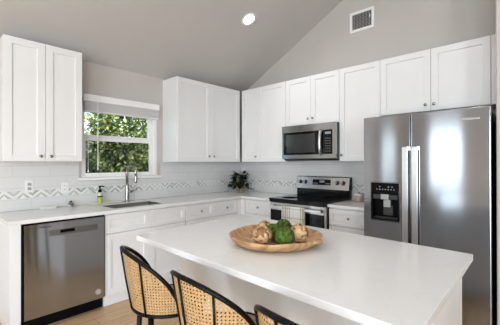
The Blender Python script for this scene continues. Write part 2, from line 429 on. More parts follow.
base_cab('R', 1.9495, 2.412, 'white base cabinet with one knobbed drawer, between range and refrigerator', [('drawer_front', 1.9495, 2.412, DZ0, DZ1, (2.18, .783)), ('door', 1.9495, 2.412, .102, .686, (1.99, .62))])
# end panel left of the dishwasher
t = thing('end_panel', (.31, -3.13, 0), 'white panel closing the counter run, left of the dishwasher', 'cabinet panel')
bm = bm_new(); box(bm, .012, .60, -3.168, -3.10, 0, BT); obj('side_panel', bm, m_white, t)
bm = bm_new(); box(bm, .6005, .622, -3.168, -3.10, 0, BT, .0015, 1); obj('front_stile', bm, m_white, t)

# ------------------------------------------------------------------ worktops
CZ0, CZ1 = .884, .914
def slab_poly(bm, outer, z0, z1, hole=None):
    prism(bm, outer, 'z', z0, z1)
SX, SXX, SYA, SYB = .20, .535, -2.33, -1.765   # sink opening
bm = bm_new()
def cbox(x0, x1, y0, y1): box(bm, x0, x1, y0, y1, CZ0, CZ1)
# L-shape as one welded grid with the sink opening left out
xs = [.009, SX, SXX, .6455, 1.1735]; ys = [-3.187, SYA, SYB, -.6455, -.009]
def inside(i, j):
    if j < 3: 
        if i > 2: return False
        return not (i == 1 and j == 1)
    return True
vv = {}
def V(i, j, z):
    k = (i, j, z)
    if k not in vv: vv[k] = bm.verts.new((xs[i], ys[j], z))
    return vv[k]
for i in range(4):
    for j in range(4):
        if not inside(i, j): continue
        bm.faces.new((V(i, j, CZ1), V(i + 1, j, CZ1), V(i + 1, j + 1, CZ1), V(i, j + 1, CZ1)))
        bm.faces.new((V(i, j + 1, CZ0), V(i + 1, j + 1, CZ0), V(i + 1, j, CZ0), V(i, j, CZ0)))
        for (di, dj, a, b) in ((-1, 0, (i, j + 1), (i, j)), (1, 0, (i + 1, j), (i + 1, j + 1)), (0, -1, (i, j), (i + 1, j)), (0, 1, (i + 1, j + 1), (i, j + 1))):
            ii, jj = i + di, j + dj
            if 0 <= ii < 4 and 0 <= jj < 4 and inside(ii, jj): continue
            bm.faces.new((V(*a, CZ0), V(*b, CZ0), V(*b, CZ1), V(*a, CZ1)))
bmesh.ops.recalc_face_normals(bm, faces=bm.faces[:])
es = [e for e in bm.edges if all(abs(q.co.z - CZ1) < 1e-5 for q in e.verts) and e.calc_face_angle(0) > .5]
bmesh.ops.bevel(bm, geom=es, offset=.003, segments=2, affect='EDGES')
o = obj('worktop', bm, m_quartz); tag(o, 'long L-shaped white quartz worktop with the sink, running under the window into the corner', 'worktop')
bm = bm_new(); box(bm, 1.945, 2.418, -.6455, -.009, CZ0, CZ1, .003, 2)
o = obj('worktop', bm, m_quartz); tag(o, 'short white quartz worktop between range and refrigerator', 'worktop')

# sink
t = thing('kitchen_sink', ((SX + SXX) / 2, (SYA + SYB) / 2, .68), 'stainless steel undermount sink set in the worktop below the window', 'sink')
bm = bm_new()
def rr_ring(x0, x1, y0, y1, r, z, n=5):
    q = []
    for cx, cy, a0 in ((x1 - r, y1 - r, 0), (x0 + r, y1 - r, 90), (x0 + r, y0 + r, 180), (x1 - r, y0 + r, 270)):
        for k in range(n + 1):
            a = R(a0 + 90 * k / n); q.append((cx + r * math.cos(a), cy + r * math.sin(a), z))
    return q
def loft(bm, rings, cap0=False, cap1=True):
    rv = [[bm.verts.new(p) for p in r_] for r_ in rings]
    for A, Bq in zip(rv, rv[1:]):
        n = len(A)
        for k in range(n): bm.faces.new((A[k], A[(k + 1) % n], Bq[(k + 1) % n], Bq[k]))
    if cap0: bm.faces.new(rv[0][::-1])
    if cap1: bm.faces.new(rv[-1])
g = .002
loft(bm, [rr_ring(SX + .0012, SXX - .0012, SYA + .0012, SYB - .0012, .006, CZ1 - .004), rr_ring(SX + g, SXX - g, SYA + g, SYB - g, .008, CZ1 - .004), rr_ring(SX + .01, SXX - .01, SYA + .01, SYB - .01, .04, .715), rr_ring(SX + .04, SXX - .04, SYA + .04, SYB - .04, .04, .69)])
obj('basin', bm, m_sink, t, True)
bm = bm_new(); lathe(bm, [(.045, .6905), (.045, .694), (.03, .694), (.028, .692)], ((SX + SXX) / 2, (SYA + SYB) / 2, 0), 20); obj('drain', bm, m_nickel, t)

# faucet
t = thing('kitchen_faucet', (.10, -1.99, CZ1), 'tall brushed nickel gooseneck faucet behind the sink', 'faucet')
fx, fy = .10, -1.99
bm = bm_new(); lathe(bm, [(.028, CZ1), (.028, CZ1 + .006), (.022, CZ1 + .012), (.0235, CZ1 + .05), (.023, CZ1 + .15), (.019, CZ1 + .19), (.0155, CZ1 + .215)], (fx, fy, 0), 20); obj('body', bm, m_nickel, t, True)
bm = bm_new()
pts = [(fx, fy, CZ1 + .20), (fx, fy, CZ1 + .34)]
rad = .082
for k in range(1, 13):
    a = math.pi * k / 12
    pts.append((fx + rad - rad * math.cos(a), fy + .012 * (1 - math.cos(a)), CZ1 + .34 + rad * math.sin(a)))
pts.append((fx + 2 * rad, fy + .024, CZ1 + .31))
tube(bm, pts, .0155, 12); obj('spout', bm, m_nickel, t, True)
bm = bm_new(); tube(bm, [(fx + 2 * rad, fy + .024, CZ1 + .315), (fx + 2 * rad, fy + .024, CZ1 + .30), (fx + 2 * rad, fy + .024, CZ1 + .24), (fx + 2 * rad, fy + .024, CZ1 + .225)], [.0145, .0165, .0175, .015], 14); obj('spray_head', bm, m_nickel, t, True)
bm = bm_new(); tube(bm, [(fx, fy + .015, CZ1 + .115), (fx + .004, fy + .05, CZ1 + .115)], .014, 12); tube(bm, [(fx + .004, fy + .048, CZ1 + .115), (fx + .03, fy + .075, CZ1 + .135), (fx + .06, fy + .092, CZ1 + .162)], [.010, .008, .006], 10); obj('lever', bm, m_nickel, t, True)

# soap tray, soap bottle, dish, trinket
m_stone = mat('cream_stone', (.70, .67, .60), .4); noisy(m_stone, (.66, .63, .56), (.74, .71, .65), 12)
t = thing('soap_tray', (.115, -2.215, CZ1), 'long low cream stone tray under the soap bottle behind the sink', 'tray')
bm = bm_new(); x0, x1, y0, y1 = .062, .135, -2.40, -2.035
loft(bm, [rr_ring(x0 + .012, x1 - .012, y0 + .012, y1 - .012, .02, CZ1 + .001), rr_ring(x0, x1, y0, y1, .028, CZ1 + .013), rr_ring(x0, x1, y0, y1, .028, CZ1 + .017), rr_ring(x0 + .007, x1 - .007, y0 + .007, y1 - .007, .024, CZ1 + .017), rr_ring(x0 + .012, x1 - .012, y0 + .012, y1 - .012, .02, CZ1 + .009)], True)
obj('dish', bm, m_stone, t)
t = thing('soap_bottle', (.10, -2.29, CZ1 + .0095), 'clear soap bottle with green label and black pump, on the tray by the faucet', 'bottle')
bx_, by_, bz_ = .10, -2.295, CZ1 + .0095
m_green = mat('lime_label', (.42, .50, .06), .45); noisy(m_green, (.40, .48, .05), (.45, .53, .07), 30)
m_soap = mat('clear_soap_bottle', (.62, .66, .45), .12); noisy(m_soap, (.60, .64, .42), (.64, .68, .48), 9)
bm = bm_new(); lathe(bm, [(.022, bz_), (.026, bz_ + .004), (.026, bz_ + .10), (.022, bz_ + .112), (.012, bz_ + .118), (.012, bz_ + .124)], (bx_, by_, 0), 20); obj('bottle_body', bm, m_soap, t, True)
bm = bm_new(); lathe(bm, [(.0264, bz_ + .012), (.0264, bz_ + .088)], (bx_, by_, 0), 20, cap=False); obj('paper_label', bm, m_green, t, True)
bm = bm_new(); lathe(bm, [(.0268, bz_ + .070), (.0268, bz_ + .088)], (bx_, by_, 0), 20, cap=False); obj('label_stripe', bm, m_dgrey, t, True)
bm = bm_new(); lathe(bm, [(.019, bz_ + .124), (.019, bz_ + .150), (.011, bz_ + .154), (.008, bz_ + .156), (.008, bz_ + .180), (.014, bz_ + .182), (.014, bz_ + .194)], (bx_, by_, 0), 18); tube(bm, [(bx_, by_, bz_ + .188), (bx_ + .02, by_ + .028, bz_ + .188), (bx_ + .026, by_ + .036, bz_ + .182)], [.008, .006, .005], 8); obj('pump', bm, m_black, t, True)
t = thing('small_dish', (.07, -2.78, CZ1), 'small narrow white dish on the worktop below the left outlet', 'dish')
bm = bm_new(); x0, x1, y0, y1 = .045, .10, -2.855, -2.70
loft(bm, [rr_ring(x0 + .01, x1 - .01, y0 + .01, y1 - .01, .012, CZ1 + .001), rr_ring(x0, x1, y0, y1, .02, CZ1 + .022), rr_ring(x0 + .005, x1 - .005, y0 + .005, y1 - .005, .018, CZ1 + .022), rr_ring(x0 + .012, x1 - .012, y0 + .012, y1 - .012, .012, CZ1 + .008)], True)
obj('bowl', bm, m_ivory, t)
bm = bm_new(); box(bm, .055, .09, -2.80, -2.74, CZ1 + .0085, CZ1 + .022, .005, 2); obj('soap_bar', bm, m_ivory, t)
t = thing('trinket_dish', (.07, -2.575, CZ1), 'tiny grey patterned pot on the worktop below the outlet nearest the window', 'pot')
m_speck = mat('grey_speckled_ceramic', (.4, .4, .4), .4); noisy(m_speck, (.12, .12, .12), (.62, .62, .61), 45, None, 3, .42, .58)
bm = bm_new(); lathe(bm, [(.020, CZ1 + .001), (.028, CZ1 + .014), (.030, CZ1 + .03), (.026, CZ1 + .046), (.022, CZ1 + .046), (.024, CZ1 + .03), (.018, CZ1 + .012)], (.07, -2.575, 0), 20); obj('vessel', bm, m_speck, t, True)
bm = bm_new(); lathe(bm, [(.012, CZ1 + .042), (.016, CZ1 + .052), (.010, CZ1 + .062)], (.07, -2.575, 0), 14); obj('stopper', bm, m_dgrey, t, True)

# outlets
def outlet(P3, u, z, label, dark):
    t = thing('wall_outlet', P3(u, z, 0), label, 'outlet', 'white wall outlets')
    bm = bm_new(); 
    a, b = P3(u - .035, z - .057, .0088), P3(u + .035, z + .057, .0135)
    box(bm, min(a.x, b.x), max(a.x, b.x), min(a.y, b.y), max(a.y, b.y), a.z, b.z, .002, 1); obj('cover_plate', bm, m_ivory, t)
    for dz in (-.021, .021):
        bm = bm_new(); a, b = P3(u - .016, z + dz - .014, .0137), P3(u + .016, z + dz + .014, .0152)
        box(bm, min(a.x, b.x), max(a.x, b.x), min(a.y, b.y), max(a.y, b.y), a.z, b.z, .0005, 1)
        s = obj('socket', bm, m_grey if dark else m_ivory, t)
        bm = bm_new()
        for du, hh in ((-.006, .005), (.006, .004)):
            a, b = P3(u + du - .0014, z + dz + .002 - hh, .0153), P3(u + du + .0014, z + dz + .002 + hh, .0157)
            box(bm, min(a.x, b.x), max(a.x, b.x), min(a.y, b.y), max(a.y, b.y), a.z, b.z)
        obj('slot', bm, m_black, s)
PW = lambda u, z, w_: Vector((w_, u, z))
outlet(PW, -2.918, 1.14, 'wall outlet in the tile under the leftmost wall cabinet, farther from the window', True)
outlet(PW, -2.61, 1.112, 'wall outlet in the tile just left of the window', False)

# ------------------------------------------------------------------ dishwasher
t = thing('dishwasher', (.32, -2.775, 0), 'stainless steel dishwasher under the worktop, left of the sink base', 'dishwasher')
y0, y1 = -3.083, -2.468
bm = bm_new(); box(bm, .03, .615, y0 - .012, y1 + .012, .11, .881); obj('tub', bm, m_black, t)
bm = bm_new(); box(bm, .03, .57, y0 - .012, y1 + .012, 0, .109); obj('toe_kick', bm, m_black, t)
# door panel with a pocket handle opening
hz0, hz1, hy0, hy1 = .775, .80, -2.83, -2.715
bm = bm_new(); X0, X1 = .616, .645
ys = [y0, hy0, hy1, y1]; zs = [.115, hz0, hz1, .868]
vv = {}
def V2(i, j, x):
    k = (i, j, x)
    if k not in vv: vv[k] = bm.verts.new((x, ys[i], zs[j]))
    return vv[k]
for i in range(3):
    for j in range(3):
        if i == 1 and j == 1: continue
        bm.faces.new((V2(i, j, X1), V2(i + 1, j, X1), V2(i + 1, j + 1, X1), V2(i, j + 1, X1)))
        bm.faces.new((V2(i, j + 1, X0), V2(i + 1, j + 1, X0), V2(i + 1, j, X0), V2(i, j, X0)))
        for di, dj, a, b in ((-1, 0, (i, j + 1), (i, j)), (1, 0, (i + 1, j), (i + 1, j + 1)), (0, -1, (i, j), (i + 1, j)), (0, 1, (i + 1, j + 1), (i, j + 1))):
            ii, jj = i + di, j + dj
            if 0 <= ii < 3 and 0 <= jj < 3 and not (ii == 1 and jj == 1): continue
            bm.faces.new((V2(*a, X0), V2(*b, X0), V2(*b, X1), V2(*a, X1)))
bmesh.ops.recalc_face_normals(bm, faces=bm.faces[:])
es = [e for e in bm.edges if all(abs(q.co.x - X1) < 1e-5 for q in e.verts) and e.calc_face_angle(0) > .5]
bmesh.ops.bevel(bm, geom=es, offset=.004, segments=2, affect='EDGES')
d = obj('door', bm, m_steel_y, t)
bm = bm_new(); box(bm, .6452, .648, -2.915, hy0 - .006, .757, .806, .001, 1); box(bm, .6452, .648, hy1 + .006, -2.53, .757, .806, .001, 1); box(bm, .6452, .648, hy0 - .006, hy1 + .006, .757, hz0 - .001, .0008, 1); box(bm, .6452, .648, hy0 - .006, hy1 + .006, hz1 + .001, .806, .0008, 1)
m_pk = steel('steel_handle_strip', (0, 0, 1), (.31, .32, .335), .3); obj('handle_strip', bm, m_pk, d)
bm = bm_new(); box(bm, .6165, .628, hy0 + .001, hy1 - .001, hz0 + .001, hz1 - .001); obj('pocket', bm, m_black, d)
bm = bm_new(); box(bm, .6451, .6457, -2.985, -2.90, .838, .843); obj('nameplate', bm, m_dgrey, d)
bm = bm_new(); bc = (.6453, -2.523, .182)
lathe(bm, [(.0255, 0), (.0255, .0012), (.021, .0012), (.021, 0)], bc, 28, 'x'); box(bm, .6453, .6466, -2.535, -2.511, .170, .194, .004, 2); m_bdg = mat('pale_badge', (.62, .62, .62), .4); noisy(m_bdg, (.60, .60, .60), (.64, .64, .64), 30); obj('badge', bm, m_bdg, d)

# ------------------------------------------------------------------ range
rx0, rx1 = 1.1785, 1.9405
t = thing('electric_range', ((rx0 + rx1) / 2, -.35, 0), 'stainless and black glass-top electric range below the microwave', 'range')
bm = bm_new(); box(bm, rx0, rx1, -.635, -.03, .06, .905); obj('body', bm, m_dgrey, t)
bm = bm_new(); box(bm, rx0 - .003, rx1 + .003, -.70, -.085, .9155, .935, .004, 2); obj('cooktop', bm, m_bglass, t)
bm = bm_new(); box(bm, rx0, rx1, -.695, -.636, .888, .915, .003, 1); obj('front_trim', bm, m_bglass, t)
m_ring = mat('burner_marking', (.05, .05, .05), .2); noisy(m_ring, (.045, .045, .045), (.055, .055, .055), 9)
for cx, cy, rr_ in ((rx0 + .19, -.52, .105), (rx1 - .19, -.52, .085), (rx0 + .19, -.24, .08), (rx1 - .19, -.24, .10)):
    bm = bm_new(); lathe(bm, [(rr_, .9352), (rr_, .9356), (rr_ - .004, .9356), (rr_ - .004, .9352)], (cx, cy, 0), 40); obj('burner_ring', bm, m_ring, t)
bm = bm_new(); box(bm, rx0, rx1, -.09, -.03, .905, 1.032, .003, 1); obj('backguard_base', bm, m_bglass, t)
bm = bm_new(); prism(bm, [(-.118, 1.026), (-.092, 1.178), (-.082, 1.186), (-.03, 1.186), (-.03, 1.026)], 'x', rx0 - .002, rx1 + .002)
bgp = obj('control_panel', bm, m_steel_r, t)
bm = bm_new(); prism(bm, [(-.117, 1.028), (-.0905, 1.182), (-.03, 1.182), (-.03, 1.028)], 'x', rx1 + .0025, rx1 + .006); obj('end_cap', bm, m_black, bgp)
nrm = Vector((0, -.986, .169))
def on_panel(x, s): # s = 0..1 up the sloped face
    return Vector((x, -.118 + .026 * s, 1.026 + .152 * s))
def slanted(bm, x0, x1, s0, s1, th):
    a = [on_panel(x0, s0), on_panel(x1, s0), on_panel(x1, s1), on_panel(x0, s1)]
    A = [bm.verts.new(q + nrm * .0005) for q in a]; Bq = [bm.verts.new(q + nrm * th) for q in a]
    bm.faces.new(Bq); bm.faces.new(A[::-1])
    for k in range(4): bm.faces.new((A[k], A[(k + 1) % 4], Bq[(k + 1) % 4], Bq[k]))
bm = bm_new(); slanted(bm, 1.435, 1.695, .34, .80, .002); disp = obj('display', bm, m_bglass, bgp)
m_lcd = mat('display_digits', (.12, .14, .16), .3); B(m_lcd).inputs['Emission Color'].default_value = (.6, .75, .85, 1); B(m_lcd).inputs['Emission Strength'].default_value = .25
noisy(m_lcd, (.11, .13, .15), (.13, .15, .17), 30)
bm = bm_new()
for k in range(4): slanted(bm, 1.54 + k * .018, 1.552 + k * .018, .55, .72, .003)
obj('clock_digits', bm, m_lcd, disp)
for x0 in (1.45, 1.625):
    bm = bm_new()
    for k in range(5): slanted(bm, x0 + k * .0135, x0 + .008 + k * .0135, .44, .50, .003)
    obj('touch_keys', bm, m_lcd, disp)
for x in (1.245, 1.325, 1.785, 1.865):
    bm = bm_new(); c = on_panel(x, .56)
    lathe(bm, [(.027, 0), (.027, .006), (.021, .010), (.019, .028), (.015, .031)], (0, 0, 0), 22)
    q = Vector((0, 0, 1)).rotation_difference(nrm).to_matrix().to_4x4(); q.translation = c + nrm * .0005
    bm.transform(q); k = obj('knob', bm, m_dgrey, bgp, True)
    bm = bm_new(); box(bm, -.0045, .0045, -.017, .017, .0312, .040, .001, 1); bm.transform(q); obj('knob_grip', bm, m_steel_h, k)
# oven door
bm = bm_new(); box(bm, rx0 + .004, rx1 - .004, -.68, -.6365, .27, .884, .005, 2); d = obj('oven_door', bm, m_steel_r, t)
bm = bm_new(); box(bm, rx0 + .012, rx1 - .012, -.6845, -.6805, .30, .795, .002, 1); obj('door_glass', bm, m_bglass, d)
bm = bm_new(); box(bm, rx0 + .03, rx1 - .03, -.738, -.722, .817, .85, .006, 3); h = obj('handle', bm, m_steel_h, d)
for x in (rx0 + .06, rx1 - .06):
    bm = bm_new(); box(bm, x - .012, x + .012, -.7215, -.6805, .82, .847, .003, 1); obj('bracket', bm, m_dgrey, d)
bm = bm_new(); box(bm, rx0 + .004, rx1 - .004, -.68, -.6365, .07, .262, .005, 2); obj('storage_drawer', bm, m_steel_r, t)
for x in (rx0 + .06, rx1 - .06):
    bm = bm_new(); lathe(bm, [(.018, 0), (.018, .059)], (x, -.58, 0), 12); obj('foot', bm, m_black, t)
for x in (rx0 + .06, rx1 - .06):
    bm = bm_new(); lathe(bm, [(.018, 0), (.018, .059)], (x, -.10, 0), 12); obj('foot', bm, m_black, t)

# dish towel over the oven handle
m_towel = mat('striped_dish_towel', (.75, .74, .70), .9)
tc = N(m_towel, 'ShaderNodeTexCoord'); sp = N(m_towel, 'ShaderNodeSeparateXYZ'); L(m_towel, tc.outputs['Object'], sp.inputs[0])
mr = N(m_towel, 'ShaderNodeMapRange'); mr.inputs[1].default_value = -.16; mr.inputs[2].default_value = .16; L(m_towel, sp.outputs[0], mr.inputs[0])
W_, G_, D_ = (.82, .81, .77), (.33, .38, .20), (.26, .26, .25)
rt_ = ramp(m_towel, [(0, W_), (.05, G_), (.075, W_), (.12, D_), (.145, W_), (.19, G_), (.235, W_), (.29, D_), (.31, W_), (.36, D_), (.38, W_), (.83, D_), (.855, W_), (.90, G_), (.94, W_), (.97, D_)])
rt_.color_ramp.interpolation = 'CONSTANT'
L(m_towel, mr.outputs[0], rt_.inputs[0])
# faint cross lines, the folds darkened into the colour
wv = N(m_towel, 'ShaderNodeMath', operation='FRACT'); ml = N(m_towel, 'ShaderNodeMath', operation='MULTIPLY'); ml.inputs[1].default_value = 9.5; L(m_towel, sp.outputs[2], ml.inputs[0]); L(m_towel, ml.outputs[0], wv.inputs[0])
lt = N(m_towel, 'ShaderNodeMath', operation='LESS_THAN'); lt.inputs[1].default_value = .12; L(m_towel, wv.outputs[0], lt.inputs[0])
mxt = N(m_towel, 'ShaderNodeMixRGB', blend_type='MULTIPLY'); mxt.inputs[2].default_value = (.72, .72, .70, 1); L(m_towel, lt.outputs[0], mxt.inputs[0]); L(m_towel, rt_.outputs[0], mxt.inputs[1]); L(m_towel, mxt.outputs[0], B(m_towel).inputs['Base Color'])
tx0, tx1 = 1.405, 1.71
bm = bm_new(); nu, rows = 30, []
path = [(-0.7175, 0.52), (-0.7165, 0.62), (-0.716, 0.72), (-0.716, 0.81), (-0.717, 0.845), (-0.7185, 0.855), (-0.724, 0.8585), (-0.731, 0.8595), (-0.738, 0.8585), (-0.7425, 0.854), (-0.7435, 0.84), (-0.744, 0.77), (-0.7455, 0.67), (-0.747, 0.57), (-0.748, 0.49), (-0.749, 0.44)]
for i in range(nu + 1):
    u = i / nu; row = []
    for j, (y, z) in enumerate(path):
        k = min(1, max(0, (.85 - z) / .25)); wob = .004 * math.sin(u * 19) * k + .003 * math.sin(u * 41 + 1) * k
        front = j >= 9
        row.append(bm.verts.new((tx0 + (tx1 - tx0) * u, y - (abs(wob) if front else -abs(wob) * .4), z)))
    rows.append(row)
for A, Bq in zip(rows, rows[1:]):
    for j in range(len(path) - 1): bm.faces.new((A[j], Bq[j], Bq[j + 1], A[j + 1]))
o = obj('dish_towel', bm, m_towel, None, True)
for q in o.data.vertices: q.co -= Vector(((tx0 + tx1) / 2, -.73, .83))
o.location = ((tx0 + tx1) / 2, -.73, .83)
sol = o.modifiers.new('thick', 'SOLIDIFY'); sol.thickness = .003; sol.offset = 0
tag(o, 'white dish towel with green and grey stripes hung over the oven door handle', 'towel')

# ------------------------------------------------------------------ microwave
mx0, mx1, mz0, mz1, my = 1.1675, 1.9275, 1.405, 1.8345, -.385
t = thing('microwave', ((mx0 + mx1) / 2, -.2, mz0), 'stainless over-the-range microwave with black window, above the range', 'microwave')
bm = bm_new(); box(bm, mx0, mx1, my, -.012, mz0, mz1, .003, 1); obj('case', bm, m_dgrey, t)
dx1 = 1.765
bm = bm_new()
def frame(bm, x0, x1, z0, z1, ix0, ix1, iz0, iz1, ya, yb):
    o_ = [(x0, z0), (x1, z0), (x1, z1), (x0, z1)]; i_ = [(ix0, iz0), (ix1, iz0), (ix1, iz1), (ix0, iz1)]
    r = [[bm.verts.new((x, y, z)) for x, z in q] for q, y in ((o_, ya), (o_, yb), (i_, yb), (i_, ya))]
    for A, Bq in zip(r, r[1:] + r[:1]):
        for k in range(4): bm.faces.new((A[k], A[(k + 1) % 4], Bq[(k + 1) % 4], Bq[k]))
frame(bm, mx0, dx1, mz0 + .012, mz1 - .001, mx0 + .022, dx1 - .001, mz0 + .06, mz1 - .085, my - .001, my - .030)
d = obj('door', bm, m_steel_m, t)
bm = bm_new(); box(bm, mx0 + .023, dx1 - .002, my - .029, my - .004, mz0 + .061, mz1 - .086, .001, 1); dg = obj('door_glass', bm, m_bglass, d)
m_mesh = mat('microwave_window', (.035, .035, .036), .12); noisy(m_mesh, (.03, .03, .031), (.045, .045, .046), 160)
bm = bm_new(); box(bm, mx0 + .07, dx1 - .11, my - .0302, my - .0292, mz0 + .085, mz1 - .115, .0004, 1); obj('window_mesh', bm, m_mesh, dg)
bm = bm_new(); hx = dx1 - .024
hp = [(hx, my - .031, mz1 - .088), (hx, my - .055, mz1 - .105), (hx, my - .066, mz1 - .16), (hx, my - .070, (mz0 + mz1) / 2 - .01), (hx, my - .066, mz0 + .13), (hx, my - .055, mz0 + .075), (hx, my - .031, mz0 + .06)]
tube(bm, hp, .017, 14); obj('handle', bm, m_steel_h, d, True)
bm = bm_new(); frame(bm, dx1 + .002, mx1, mz0 + .012, mz1 - .001, dx1 + .003, mx1 - .042, mz0 + .06, mz1 - .085, my - .001, my - .030); cp = obj('control_panel', bm, m_steel_m, t)
bm = bm_new(); box(bm, dx1 + .004, mx1 - .043, my - .029, my - .004, mz0 + .061, mz1 - .086, .001, 1); kp = obj('keypad', bm, m_bglass, cp)
bm = bm_new(); box(bm, dx1 + .025, mx1 - .062, my - .0302, my - .0292, mz1 - .135, mz1 - .108); obj('clock', bm, m_lcd, kp)
m_key = mat('keypad_print', (.16, .16, .16), .4); noisy(m_key, (.14, .14, .14), (.18, .18, .18), 30)
bm = bm_new()
for r_ in range(6):
    for c_ in range(3):
        x = dx1 + .028 + c_ * .026; z = mz0 + .09 + r_ * .03
        box(bm, x, x + .014, my - .0300, my - .0292, z, z + .010)
obj('keys', bm, m_key, kp)
bm = bm_new(); box(bm, mx0 + .02, mx1 - .02, my + .01, -.05, mz0 - .012, mz0 - .0005); obj('grease_filter', bm, m_black, t)

# ------------------------------------------------------------------ refrigerator
fx0, fx1, fyf, fzt = 2.4305, 3.3635, -.85, 1.774
sx = 2.831
t = thing('refrigerator', ((fx0 + fx1) / 2, -.45, 0), 'large stainless side-by-side refrigerator with black sides and a dispenser', 'refrigerator')
bm = bm_new(); box(bm, fx0 + .004, fx1 - .006, -.768, -.06, .03, 1.752, .004, 1); obj('case', bm, m_black, t)
bm = bm_new(); box(bm, fx0 + .02, fx1 - .02, -.80, -.769, .015, .075, .004, 1); obj('toe_grille', bm, m_black, t)
# left door with dispenser recess
qx0, qx1, qz0, qz1 = 2.503, 2.739, .852, 1.184
def holed_door(x0, x1, z0, z1, hx0, hx1, hz0, hz1, ya, yb):
    bm = bm_new(); xs = [x0, hx0, hx1, x1]; zs = [z0, hz0, hz1, z1]; vv = {}
    def v_(i, j, y):
        k = (i, j, y)
        if k not in vv: vv[k] = bm.verts.new((xs[i], y, zs[j]))
        return vv[k]
    for i in range(3):
        for j in range(3):
            if i == 1 and j == 1: continue
            bm.faces.new((v_(i, j, ya), v_(i + 1, j, ya), v_(i + 1, j + 1, ya), v_(i, j + 1, ya)))
            bm.faces.new((v_(i, j + 1, yb), v_(i + 1, j + 1, yb), v_(i + 1, j, yb), v_(i, j, yb)))
            for di, dj, a, b in ((-1, 0, (i, j + 1), (i, j)), (1, 0, (i + 1, j), (i + 1, j + 1)), (0, -1, (i, j), (i + 1, j)), (0, 1, (i + 1, j + 1), (i, j + 1))):
                ii, jj = i + di, j + dj
                if 0 <= ii < 3 and 0 <= jj < 3 and not (ii == 1 and jj == 1): continue
                bm.faces.new((v_(*a, yb), v_(*b, yb), v_(*b, ya), v_(*a, ya)))
    bmesh.ops.recalc_face_normals(bm, faces=bm.faces[:])
    es = [e for e in bm.edges if all(abs(q.co.y - ya) < 1e-5 for q in e.verts) and e.calc_face_angle(0) > .5]
    bmesh.ops.bevel(bm, geom=es, offset=.007, segments=3, affect='EDGES')
    return bm
dl = obj('freezer_door', holed_door(fx0, sx - .004, .085, fzt, qx0, qx1, qz0, qz1, fyf, -.775), m_steel_x, t)
bm = bm_new(); box(bm, sx + .004, fx1, fyf, -.775, .085, fzt, .007, 3); dr = obj('fridge_door', bm, m_steel_x, t)
bm = bm_new(); frame(bm, qx0 + .001, qx1 - .001, qz0 + .001, qz1 - .001, qx0 + .012, qx1 - .012, qz0 + .014, qz1 - .10, -.80, fyf - .004)
dsp = obj('dispenser_bezel', bm, m_black, dl)
bm = bm_new(); box(bm, qx0 + .002, qx1 - .002, -.795, -.780, qz0 + .002, qz1 - .002); obj('dispenser_cavity', bm, m_black, dl)
bm = bm_new(); box(bm, qx0 + .013, qx1 - .013, -.85, -.80, qz1 - .145, qz1 - .103, .003, 1); obj('dispenser_head', bm, m_dgrey, dl)
bm = bm_new(); box(bm, qx0 + .083, qx0 + .150, -.858, -.8505, qz1 - .147, qz1 - .101, .003, 1); obj('dispenser_badge', bm, m_grey, dl)
m_ppr = mat('dispenser_print', (.30, .30, .30), .4); noisy(m_ppr, (.28, .28, .28), (.32, .32, .32), 30)
bm = bm_new()
for k in range(7): box(bm, qx0 + .045 + k * .024, qx0 + .058 + k * .024, fyf - .0048, fyf - .0042, qz1 - .062, qz1 - .055)
for k, x in enumerate((.07, .145, .175)): box(bm, qx0 + x, qx0 + x + .010, fyf - .0048, fyf - .0042, qz1 - .040, qz1 - .030)
obj('control_print', bm, m_ppr, dsp)
bm = bm_new(); box(bm, qx0 + .10, qx0 + .158, -.838, -.815, qz1 - .215, qz1 - .150, .004, 2); obj('ice_paddle', bm, m_grey, dl)
bm = bm_new(); box(bm, qx0 + .09, qx0 + .17, -.812, -.80, qz1 - .29, qz1 - .20, .004, 2); obj('water_paddle', bm, m_dgrey, dl)
bm = bm_new(); box(bm, qx0 + .02, qx1 - .02, -.848, -.797, qz0 + .016, qz0 + .026, .002, 1); obj('drip_tray', bm, m_dgrey, dl)
for x0, x1, par in ((sx - .058, sx - .014, dl), (sx + .015, sx + .059, dr)):
    bm = bm_new(); z0, z1 = .43, 1.497
    prof = [(fyf - .0005, z0), (fyf - .034, z0 + .001), (fyf - .040, z0 + .008), (fyf - .040, z1 - .008), (fyf - .034, z1 - .001), (fyf - .0005, z1), (fyf - .0005, z1 - .03), (fyf - .024, z1 - .035), (fyf - .024, z0 + .035), (fyf - .0005, z0 + .03)]
    prism(bm, prof, 'x', x0, x1)
    bmesh.ops.bevel(bm, geom=[e for e in bm.edges], offset=.0025, segments=2, affect='EDGES')
    h = obj('handle', bm, m_steel_h, par); h['label'] = 'flat bright steel bar handle'
# maker's lettering, top right of the fridge door
fc = bpy.data.curves.new('lettering', 'FONT'); fc.body = 'Whirlpool'; fc.size = .026; fc.extrude = .0006; fc.align_x = 'CENTER'
fo = bpy.data.objects.new('lettering_curve', fc); COL.objects.link(fo)
bpy.context.view_layer.update()
me = bpy.data.meshes.new_from_object(fo.evaluated_get(bpy.context.evaluated_depsgraph_get()))
bpy.data.objects.remove(fo)
bm = bm_new(); bm.from_mesh(me)
bm.transform(Matrix.Translation((3.245, fyf - .0008, 1.682)) @ Matrix.Rotation(R(90), 4, 'X'))
m_let = mat('lettering_grey', (.50, .50, .50), .3, 1.0); noisy(m_let, (.48, .48, .48), (.52, .52, .52), 30)
o = obj('lettering', bm, m_let, dr, recalc=False)

